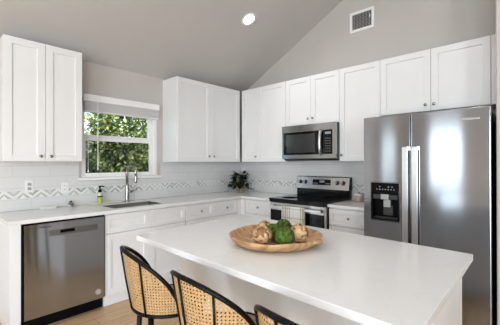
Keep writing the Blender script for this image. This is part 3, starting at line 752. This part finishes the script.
# ------------------------------------------------------------------ island
t = thing('kitchen_island', (2.57, -2.12, 0), 'glossy white island base standing in the middle of the kitchen under the big slab', 'island')
ix0, ix1, iy0, iy1 = 1.85, 3.318, -2.44, -1.865
bm = bm_new(); box(bm, ix0, ix1, iy0, iy1, .09, .8825, .002, 1); obj('body', bm, m_isl, t)
bm = bm_new(); box(bm, ix0 + .01, ix1 - .01, iy0 + .01, iy1 - .05, 0, .0895); obj('plinth', bm, m_white, t)
bm = bm_new(); box(bm, ix1 + .0005, ix1 + .018, iy0, iy1, 0, .8825, .0015, 1); obj('end_panel', bm, m_white, t)
bm = bm_new(); box(bm, ix0, ix1, iy0 - .019, iy0 - .0005, 0, .8825, .0015, 1); obj('back_panel', bm, m_isl, t)
P = lambda u, z, w_: Vector((u, iy1 + w_, z))
for k in range(3):
    a = ix0 + (ix1 - ix0) / 3 * k; b = a + (ix1 - ix0) / 3
    bm = bm_new(); shaker(bm, P, a, b, .70, .872, .048); d = obj('drawer_front', bm, m_white, t)
    bm = bm_new(); shaker(bm, P, a, b, .10, .694); d = obj('door', bm, m_white, t)
bm = bm_new(); prism(bm, [(1.780, -2.733), (3.376, -2.775), (3.375, -1.822), (1.715, -1.733)], 'z', .884, CZ1)
bmesh.ops.bevel(bm, geom=[e for e in bm.edges], offset=.0015, segments=1, affect='EDGES')
o = obj('island_worktop', bm, m_quartz); tag(o, 'large white quartz slab on the island, holding the wooden tray', 'worktop')

# ------------------------------------------------------------------ tray with moss and wood balls
m_wood = mat('rustic_tray_wood', (.5, .3, .15), .6)
v = coords(m_wood, (3, 16, 6), (0, 0, R(20)))
nw = noisy(m_wood, (.27, .135, .055), (.56, .35, .175), 3, v, 8, .3, .62); bump(m_wood, nw.outputs[0], .25, .01)
TX, TY = 2.526, -2.292
t = thing('wooden_tray', (TX, TY, CZ1), 'round rustic wooden tray with two lug handles on the island slab', 'tray')
bm = bm_new(); n = 72
prof = [(.10, .0015), (.192, .0015), (.218, .010), (.240, .030), (.251, .050), (.248, .055), (.240, .054), (.228, .036), (.205, .016), (.12, .012), (.03, .011)]
rings = []
for r_, h in prof:
    ring = []
    for k in range(n):
        a = 2 * math.pi * k / n
        wob = 1 + .012 * noise.noise((math.cos(a) * 1.7, math.sin(a) * 1.7, 3.3)) + .004 * noise.noise((math.cos(a) * 6, math.sin(a) * 6, h * 20))
        rr_ = r_ * wob * 1.03
        hh = h + (.006 * noise.noise((math.cos(a) * 2, math.sin(a) * 2, 9)) if h > .03 else 0)
        ring.append(bm.verts.new((TX + rr_ * math.cos(a), TY + rr_ * math.sin(a), CZ1 + hh)))
    rings.append(ring)
for A, Bq in zip(rings, rings[1:]):
    for k in range(n): bm.faces.new((A[k], A[(k + 1) % n], Bq[(k + 1) % n], Bq[k]))
bm.faces.new(rings[0][::-1]); bm.faces.new(rings[-1])
obj('dish', bm, m_wood, t, True)
for ang in (R(8), R(172)):
    bm = bm_new(); pts = []; rs = []
    for k in range(9):
        a = ang + R(-11 + 22 * k / 8); r_ = .240 + .026 * math.sin(math.pi * k / 8)
        pts.append((TX + r_ * math.cos(a), TY + r_ * math.sin(a), CZ1 + .043)); rs.append(.008 + .003 * math.sin(math.pi * k / 8))
    tube(bm, pts, rs, 10); obj('lug_handle', bm, m_wood, t, True)
m_moss = mat('green_moss', (.10, .17, .02), .95)
nm = noisy(m_moss, (.012, .032, .003), (.10, .165, .014), 55, None, 5, .35, .68); bump(m_moss, nm.outputs[0], .8, .01)
m_core = mat('shaded_wood_core', (.24, .12, .05), .8); noisy(m_core, (.18, .085, .035), (.30, .16, .07), 30)  # core coloured dark so gaps between curls look like shaded crevices
m_chip = mat('tan_wood_curl', (.50, .33, .18), .7)
nn = noisy(m_chip, (.34, .17, .07), (.64, .43, .235), 16, None, 4, .34, .66); bump(m_chip, nn.outputs[0], .3, .005)
def tray_floor(x, y, r):
    d = math.hypot(x - TX, y - TY)
    pr_ = sorted([(.03, .011), (.12, .012), (.205, .016), (.228, .036), (.240, .054)])
    best = 0
    # rest the sphere on the lathe profile
    for i in range(60):
        q = i / 59 * .24
        for (r0, h0), (r1, h1) in zip(pr_, pr_[1:]):
            if r0 <= q <= r1: h = h0 + (h1 - h0) * (q - r0) / (r1 - r0); break
        else: h = .011
        dd = abs(q - d)
        if dd < r: best = max(best, h + math.sqrt(r * r - dd * dd))
    return best
def moss(x, y, r, label, seed):
    bm = bm_new(); bmesh.ops.create_icosphere(bm, subdivisions=5, radius=r)
    rnd = random.Random(seed)
    for q in bm.verts:
        d = q.co.normalized()
        f_ = 1 + .07 * noise.noise(d * 2.2 + Vector((seed, 0, 0))) + .05 * noise.noise(d * 7 + Vector((0, seed, 0))) + .075 * (rnd.random() - .5)
        q.co = d * r * f_
    o = obj('moss_ball', bm, m_moss, None, True); o.location = (x, y, CZ1 + tray_floor(x, y, r * 1.09))
    tag(o, label, 'ball', 'moss balls on the tray')
def chipball(x, y, r, label, seed):
    t = thing('wood_curl_ball', (x, y, CZ1 + tray_floor(x, y, r * 1.09)), label, 'ball', 'tan wood curl balls on the tray')
    rnd = random.Random(seed)
    bm = bm_new(); bmesh.ops.create_icosphere(bm, subdivisions=3, radius=r * .90)
    bm.transform(Matrix.Translation(t.location)); obj('core', bm, m_core, t, True)
    bm = bm_new()
    for k in range(34):
        a = rnd.uniform(0, 2 * math.pi); zz = 1 - 2 * (k + .5) / 34; s_ = math.sqrt(1 - zz * zz)
        d = Vector((s_ * math.cos(a + k * 2.4), s_ * math.sin(a + k * 2.4), zz))
        e1 = d.orthogonal().normalized(); e1.rotate(Matrix.Rotation(rnd.uniform(0, 6.28), 3, d)); e2 = d.cross(e1)
        tl = rnd.uniform(-.14, .14); rows = []
        for i in range(5):
            row = []
            for j in range(4):
                u = (i / 4 - .5) * 1.05; v_ = (j / 3 - .5) * .46
                lift = .955 + tl * u + .03 * (1 - (2 * j / 3 - 1) ** 2)
                row.append(bm.verts.new(Vector(t.location) + (d + e1 * u + e2 * v_ * (1 - .5 * abs(u))).normalized() * r * lift))
            rows.append(row)
        for A, Bq in zip(rows, rows[1:]):
            for j in range(3): bm.faces.new((A[j], A[j + 1], Bq[j + 1], Bq[j]))
    o = obj('curls', bm, m_chip, t, True, recalc=False)
    s = o.modifiers.new('thick', 'SOLIDIFY'); s.thickness = .003; s.offset = 0
chipball(2.553, -2.437, .050, 'tan wood curl ball at the left front of the tray', 1)
moss(2.655, -2.378, .050, 'green moss ball at the front centre, nearest of the three green balls', 2.1)
chipball(2.672, -2.272, .052, 'tan wood curl ball right of the front green ball', 5)
moss(2.535, -2.318, .047, 'dark green moss ball in the middle, partly hidden behind the front one', 4.4)
moss(2.497, -2.175, .047, 'green moss ball at the back, farthest of the three green balls', 6.2)
chipball(2.415, -2.255, .044, 'tan wood curl ball at the back left, mostly hidden by the front tan one', 9)

# ------------------------------------------------------------------ canister
m_pink = mat('pink_patterned_ceramic', (.50, .36, .30), .45); noisy(m_pink, (.42, .28, .23), (.60, .46, .40), 60, None, 3)
t = thing('canister', (2.092, -.17, CZ1), 'small pinkish brown canister with white lid on the short worktop by the refrigerator', 'canister')
bm = bm_new(); lathe(bm, [(.047, CZ1 + .001), (.052, CZ1 + .006), (.052, CZ1 + .066), (.050, CZ1 + .070)], (2.092, -.17, 0), 28); obj('jar', bm, m_pink, t, True)
bm = bm_new(); lathe(bm, [(.053, CZ1 + .0705), (.054, CZ1 + .084), (.040, CZ1 + .090), (.008, CZ1 + .092)], (2.092, -.17, 0), 28); l_ = obj('lid', bm, m_ivory, t, True)
bm = bm_new(); lathe(bm, [(.007, CZ1 + .0925), (.009, CZ1 + .103), (.005, CZ1 + .108)], (2.092, -.17, 0), 14); obj('lid_knob', bm, m_dgrey, l_, True)

# ------------------------------------------------------------------ potted plant in the corner
m_leafd = mat('dark_green_leaf', (.03, .06, .02), .5, 0, Specular_IOR_Level=.2)
gi = N(m_leafd, 'ShaderNodeNewGeometry'); rl = ramp(m_leafd, [(0, (.004, .009, .004)), (.7, (.010, .022, .009)), (.93, (.03, .06, .015)), (1, (.12, .15, .04))]); L(m_leafd, gi.outputs['Random Per Island'], rl.inputs[0]); L(m_leafd, rl.outputs[0], B(m_leafd).inputs['Base Color'])
m_pot = mat('tan_basket_pot', (.45, .34, .24), .7); npt = noisy(m_pot, (.34, .25, .17), (.55, .43, .31), 40); bump(m_pot, npt.outputs[0], .3)
PX, PY = .235, -.245
t = thing('potted_plant', (PX, PY, CZ1), 'trailing dark green houseplant in a tan pot in the worktop corner', 'plant')
bm = bm_new(); lathe(bm, [(.045, CZ1 + .001), (.058, CZ1 + .02), (.066, CZ1 + .085), (.066, CZ1 + .10), (.058, CZ1 + .10), (.056, CZ1 + .085), (.02, CZ1 + .082)], (PX, PY, 0), 26); obj('pot', bm, m_pot, t, True)
def leaf(bm, p, d, up, ln, wd, fold=.25):
    d = d.normalized(); s = d.cross(up)
    if s.length < 1e-4: s = d.orthogonal()
    s.normalize(); nn = s.cross(d)
    pr_ = [(0, 0), (.22, .42), (.5, .5), (.78, .3), (1, 0)]
    mid = [bm.verts.new(p + d * ln * a - nn * ln * .18 * a * a) for a, b in pr_]
    for sg in (1, -1):
        ed = [mid[0]] + [bm.verts.new(p + d * ln * a + s * sg * wd * b + nn * wd * b * fold - nn * ln * .18 * a * a) for a, b in pr_[1:-1]] + [mid[-1]]
        for k in range(len(pr_) - 1):
            f = [mid[k], mid[k + 1], ed[k + 1], ed[k]]
            f = list(dict.fromkeys(f))
            if len(f) >= 3: bm.faces.new(f if sg > 0 else f[::-1])
rnd = random.Random(11)
bml = bm_new(); bms = bm_new()
for k in range(40):
    a = rnd.uniform(0, 2 * math.pi); out = rnd.uniform(.05, .15); top = rnd.uniform(.13, .31)
    if rnd.random() < .4: top = rnd.uniform(.05, .14); out = rnd.uniform(.10, .18)
    p0 = Vector((PX, PY, CZ1 + .085)); pe = Vector((PX + out * math.cos(a), PY + out * math.sin(a), CZ1 + top))
    pe.x = max(pe.x, .05); pe.y = min(pe.y, -.05)
    pm = (p0 + pe) / 2 + Vector((0, 0, .05))
    tube(bms, [p0, pm, pe], .0022, 5)
    for j in range(3):
        q = pe.lerp(pm, j * .33); d = Vector((math.cos(a + rnd.uniform(-1.2, 1.2)), math.sin(a + rnd.uniform(-1.2, 1.2)), rnd.uniform(-.6, .5)))
        if q.x + d.x * .06 < .03: d.x = abs(d.x)
        if q.y + d.y * .06 > -.03: d.y = -abs(d.y)
        leaf(bml, q, d, Vector((0, 0, 1)), rnd.uniform(.06, .09), rnd.uniform(.05, .075))
for tr in ([(PX + .05, PY + .03, .10), (PX + .12, PY + .08, .05), (PX + .19, PY + .13, .012)], [(PX - .05, PY - .05, .10), (PX - .07, PY - .13, .06), (PX - .085, PY - .22, .012)], [(PX + .03, PY - .06, .1), (PX + .07, PY - .09, .05), (PX + .09, PY - .12, .02)]):
    pts = [Vector((x, y, CZ1 + z)) for x, y, z in tr]; tube(bms, [Vector((PX, PY, CZ1 + .088))] + pts, .0022, 5)
    for j in range(5):
        q = pts[0].lerp(pts[1], j / 2) if j < 2 else pts[1].lerp(pts[2], (j - 2) / 2)
        d = (pts[2] - pts[0]) + Vector((rnd.uniform(-.08, .08), rnd.uniform(-.08, .08), 0)); d.z = .02
        leaf(bml, q + Vector((0, 0, .006)), d, Vector((0, 0, 1)), .05, .035)
obj('stems', bms, m_leafd, t); o = obj('leaves', bml, m_leafd, t, recalc=False)

# ------------------------------------------------------------------ counter stools
m_cane = bpy.data.materials.new('woven_cane'); m_cane.use_nodes = True
b = B(m_cane); b.inputs['Roughness'].default_value = .55
uv = N(m_cane, 'ShaderNodeUVMap'); sp = N(m_cane, 'ShaderNodeSeparateXYZ'); L(m_cane, uv.outputs[0], sp.inputs[0])
def fr_(sock, off):
    a = N(m_cane, 'ShaderNodeMath', operation='ADD'); a.inputs[1].default_value = off; L(m_cane, sock, a.inputs[0])
    f = N(m_cane, 'ShaderNodeMath', operation='FRACT'); L(m_cane, a.outputs[0], f.inputs[0])
    s = N(m_cane, 'ShaderNodeMath', operation='SUBTRACT'); s.inputs[1].default_value = .5; L(m_cane, f.outputs[0], s.inputs[0])
    q = N(m_cane, 'ShaderNodeMath', operation='MULTIPLY'); L(m_cane, s.outputs[0], q.inputs[0]); L(m_cane, s.outputs[0], q.inputs[1])
    return q.outputs[0]
a = N(m_cane, 'ShaderNodeMath', operation='ADD'); L(m_cane, fr_(sp.outputs[0], 0), a.inputs[0]); L(m_cane, fr_(sp.outputs[1], 0), a.inputs[1])
g_ = N(m_cane, 'ShaderNodeMath', operation='GREATER_THAN'); g_.inputs[1].default_value = .06; L(m_cane, a.outputs[0], g_.inputs[0])
L(m_cane, g_.outputs[0], b.inputs['Alpha'])
wvx = N(m_cane, 'ShaderNodeTexNoise'); wvx.inputs['Scale'].default_value = 1.7; L(m_cane, uv.outputs[0], wvx.inputs['Vector'])
rc = ramp(m_cane, [(.3, (.36, .205, .08)), (.7, (.54, .35, .17))]); L(m_cane, wvx.outputs[0], rc.inputs[0]); L(m_cane, rc.outputs[0], b.inputs['Base Color'])
m_seat = mat('tan_seat', (.50, .34, .18), .7); noisy(m_seat, (.46, .30, .15), (.56, .39, .22), 40)
Rh, zh, Rt, Rs, zt, za, ne, thm = .189, .631, .240, .224, .936, .695, 9.117, R(88)
def rail_pt(th):
    q = min(1, abs(th) / thm); z = zt - (zt - zh) * (za * q * q + (1 - za) * q ** ne); r_ = Rt + (Rs - Rt) * q
    k = max(0, (q - .9) / .1); r_ = r_ + (Rh - r_) * k * k
    return Vector((r_ * math.sin(th), -r_ * math.cos(th), z))
def hoop_pt(th): return Vector((Rh * math.sin(th), -Rh * math.cos(th), zh))
def make_stool(label):
    t = thing('counter_stool', (0, 0, 0), label, 'stool', 'cane-backed stools at the island')
    bm = bm_new(); ths = [thm * (-1 + 2 * i / 60) for i in range(61)]
    # denser samples at the steep ends
    e_ = [.90, .925, .95, .97, .985, 1.0]; ths = [-thm * q for q in e_[::-1]] + [x for x in ths if abs(x) < thm * .89] + [thm * q for q in e_]
    tube(bm, [rail_pt(a) for a in ths], .0098, 12); obj('top_rail', bm, m_bmetal, t, True)
    bm = bm_new(); tube(bm, [hoop_pt(2 * math.pi * i / 64) for i in range(64)], .0095, 10, True); obj('seat_hoop', bm, m_bmetal, t, True)
    for a in (-37, 0, 37):
        bm = bm_new(); A, Bq = hoop_pt(R(a)), rail_pt(R(a)); o_ = Vector((math.sin(R(a)), -math.cos(R(a)), 0)) * .006
        tube(bm, [A + o_, (A + Bq) / 2 + o_ * 1.3, Bq + o_], .0045, 8); obj('back_spindle', bm, m_bmetal, t, True)
    # cane back: lofted sheet with a weave UV
    bm = bm_new(); uvl = bm.loops.layers.uv.new('UVMap'); NU, NV = 72, 10; grid = []
    for i in range(NU + 1):
        a = thm * .985 * (-1 + 2 * i / NU); A, Bq = hoop_pt(a), rail_pt(a); row = []
        for j in range(NV + 1):
            s_ = j / NV; p_ = A.lerp(Bq, s_); row.append((bm.verts.new(p_), (a * .22 / .0145, (p_.z - zh) / .0145)))
        grid.append(row)
    for i in range(NU):
        for j in range(NV):
            q = [grid[i][j], grid[i + 1][j], grid[i + 1][j + 1], grid[i][j + 1]]
            try: f = bm.faces.new([x[0] for x in q])
            except ValueError: continue
            for lp, x in zip(f.loops, q): lp[uvl].uv = x[1]
    obj('cane_back', bm, m_cane, t, True, recalc=False)
    bm = bm_new(); lathe(bm, [(.05, zh - .012), (.178, zh - .012), (.182, zh), (.176, zh + .008), (.05, zh + .012)], (0, 0, 0), 40); obj('seat', bm, m_seat, t, True)
    for a in (40, 140, 220, 320):
        d = Vector((math.sin(R(a)), -math.cos(R(a)), 0))
        bm = bm_new(); tube(bm, [d * .165 + Vector((0, 0, zh - .006)), d * .185 + Vector((0, 0, .35)), d * .205 + Vector((0, 0, .0015))], [.014, .0125, .010], 10); obj('leg', bm, m_bmetal, t, True)
    bm = bm_new(); tube(bm, [Vector((.196 * math.sin(2 * math.pi * i / 48), -.196 * math.cos(2 * math.pi * i / 48), .22)) for i in range(48)], .008, 8, True); obj('foot_ring', bm, m_bmetal, t, True)
    return t
st = make_stool('black cane-backed counter stool at the left end of the island, shown whole to its seat')
st.location = (2.160, -2.737, 0); st.rotation_euler = (0, 0, -.258)
copy_tree(st, (2.637, -2.751, 0), -.072, 'middle cane-backed counter stool, between the other two at the island')
copy_tree(st, (3.107, -2.753, 0), -.111, 'counter stool cut off by the bottom edge, only its top rail and some cane showing')

# ------------------------------------------------------------------ vent and ceiling lights
t = thing('air_vent', (2.062, -.01, 3.084), 'white square air vent grille high on the wall above the cabinets', 'vent')
vx0, vx1, vz0, vz1 = 1.914, 2.211, 2.961, 3.207
bm = bm_new(); frame(bm, vx0, vx1, vz0, vz1, vx0 + .03, vx1 - .03, vz0 + .03, vz1 - .03, -.0008, -.012); obj('frame', bm, m_trim, t)
bm = bm_new(); box(bm, vx0 + .029, vx1 - .029, -.003, -.001, vz0 + .029, vz1 - .029); obj('duct', bm, m_dgrey, t)
m_lou = mat('vent_louver', (.55, .55, .55), .5); noisy(m_lou, (.53, .53, .53), (.57, .57, .57), 9)
bm = bm_new()
for k in range(11):
    z = vz0 + .042 + k * (vz1 - vz0 - .078) / 10
    prism(bm, [(-.0035, z), (-.011, z - .007), (-.011, z - .0055), (-.0035, z + .0015)], 'x', vx0 + .03, vx1 - .03)
obj('louvers', bm, m_lou, t)
bm = bm_new()
for k in range(6):
    x = vx0 + .055 + k * (vx1 - vx0 - .11) / 5; box(bm, x - .002, x + .002, -.0135, -.0115, vz0 + .03, vz1 - .03)
obj('crossbars', bm, m_lou, t)
bm = bm_new(); box(bm, vx1 - .055, vx1 - .043, -.020, -.0136, 3.09, 3.125, .002, 1); obj('damper_lever', bm, m_trim, t)

m_lamp = mat('downlight_lens', (1, 1, 1), .5); B(m_lamp).inputs['Emission Color'].default_value = (1, .97, .92, 1); B(m_lamp).inputs['Emission Strength'].default_value = 9
noisy(m_lamp, (.98, .98, .98), (1, 1, 1), 4)
def downlight(x, y, label, energy):
    z = zc(x); sl = SL if x < XM else -SL
    nrm_ = Vector((sl, 0, -1)).normalized()
    t = thing('recessed_downlight', (x, y, z), label, 'ceiling light', 'recessed ceiling downlights')
    q = Vector((0, 0, 1)).rotation_difference(nrm_).to_matrix().to_4x4(); q.translation = Vector((x, y, z))
    bm = bm_new(); lathe(bm, [(.092, .0008), (.090, .006), (.068, .010), (.064, .003)], (0, 0, 0), 40, cap=False); bm.transform(q); obj('trim_ring', bm, m_trim, t, True)
    bm = bm_new(); lathe(bm, [(.064, .0015), (.064, .004), (.01, .005)], (0, 0, 0), 36); bm.transform(q); obj('lens', bm, m_lamp, t)
    d = bpy.data.lights.new('downlight_bulb', 'SPOT'); d.energy = energy; d.spot_size = R(150); d.spot_blend = 1; d.shadow_soft_size = .06; d.color = (1, 1, 1)
    o = bpy.data.objects.new('downlight_bulb', d); COL.objects.link(o); o.parent = t; o.location = nrm_ * .03
    o.rotation_euler = nrm_.to_track_quat('-Z', 'Y').to_euler()
downlight(1.125, -1.0, 'round lit ceiling downlight on the sloped ceiling above the corner', 32)
downlight(1.125, -3.6, 'added fill downlight, out of view behind the left wall cabinet', 32)  # this one and those below are unseen, added to light the room
downlight(4.6, -3.2, 'added fill downlight, out of view on the far slope', 32)
downlight(2.7, -2.6, 'added fill downlight, out of view high above the island', 32)
downlight(2.7, -5.4, 'added fill downlight, out of view behind the camera', 32)

# ------------------------------------------------------------------ outside the window
m_grass = mat('lawn', (.10, .17, .04), .9); noisy(m_grass, (.07, .13, .03), (.15, .23, .06), 8)
bm = bm_new(); box(bm, -16, -.6, -14, 8, -.35, -.25); o = struct('ground', bm, m_grass)
m_fol = mat('garden_leaf', (.2, .3, .06), .5)
gi = N(m_fol, 'ShaderNodeNewGeometry')
rl = ramp(m_fol, [(0, (.07, .115, .045)), (.4, (.14, .20, .07)), (.7, (.24, .31, .10)), (1, (.42, .46, .17))]); L(m_fol, gi.outputs['Random Per Island'], rl.inputs[0]); L(m_fol, rl.outputs[0], B(m_fol).inputs['Base Color'])
_tr = N(m_fol, 'ShaderNodeBsdfTranslucent'); L(m_fol, rl.outputs[0], _tr.inputs[0]); _mx = N(m_fol, 'ShaderNodeMixShader'); _mx.inputs[0].default_value = .45
L(m_fol, B(m_fol).outputs[0], _mx.inputs[1]); L(m_fol, _tr.outputs[0], _mx.inputs[2]); L(m_fol, _mx.outputs[0], m_fol.node_tree.nodes['Material Output'].inputs[0])
m_bark = mat('bark', (.10, .07, .05), .9); noisy(m_bark, (.07, .05, .035), (.14, .10, .07), 20)
def shrub(x, y, rx, ry, rz, zcn, n, label, seed, name='garden_shrub', cat='shrub'):
    big = 1.6 if cat == 'tree' else 1
    rnd = random.Random(seed)
    t = thing(name, (x, y, -.25), label, cat, 'shrubs outside the window')
    bm = bm_new()
    for k in range(n):
        zz = rnd.uniform(-1, 1); a = rnd.uniform(0, 2 * math.pi); s_ = math.sqrt(1 - zz * zz)
        d = Vector((s_ * math.cos(a), s_ * math.sin(a), zz)); rr_ = (1 + .22 * noise.noise(d * 2.5 + Vector((seed, 0, 0)))) * rnd.uniform(.62, 1.03)
        p_ = Vector((x + d.x * rx * rr_, y + d.y * ry * rr_, zcn + d.z * rz * rr_))
        dd = (d + Vector((rnd.gauss(0, .7), rnd.gauss(0, .7), rnd.gauss(-.1, .7)))).normalized()
        leaf(bm, p_, dd, Vector((rnd.gauss(0, .4), rnd.gauss(0, .4), 1)), big * rnd.uniform(.05, .085), big * rnd.uniform(.036, .055))
    obj('foliage', bm, m_fol, t, recalc=False)
    bm = bm_new()
    for k in range(5):
        a = k * 1.26; tube(bm, [(x, y, -.25), (x + .25 * rx * math.cos(a), y + .25 * ry * math.sin(a), zcn - .3 * rz), (x + .5 * rx * math.cos(a), y + .5 * ry * math.sin(a), zcn + .3 * rz)], [.05, .03, .012], 7)
    obj('stems', bm, m_bark, t, True)
shrub(-1.75, -2.05, .62, .62, .95, .75, 5500, 'rounded shrub outside, at the left of the window view', 1)
shrub(-1.80, -.60, .62, .62, .95, .70, 5500, 'rounded shrub outside, at the right of the window view', 2)
shrub(-4.3, -2.3, 1.25, 1.25, 2.1, 2.3, 12000, 'taller bushy tree outside, behind the shrubs at the left of the window view', 4, 'garden_tree', 'tree')
shrub(-4.3, .55, 1.25, 1.25, 2.1, 2.3, 12000, 'taller bushy tree outside, behind the shrubs at the right of the window view', 5, 'garden_tree', 'tree')
shrub(-7.6, .4, 1.0, 3.6, 3.0, 2.9, 16000, 'wide far tree outside, glimpsed behind the two nearer trees', 6, 'garden_tree', 'tree')
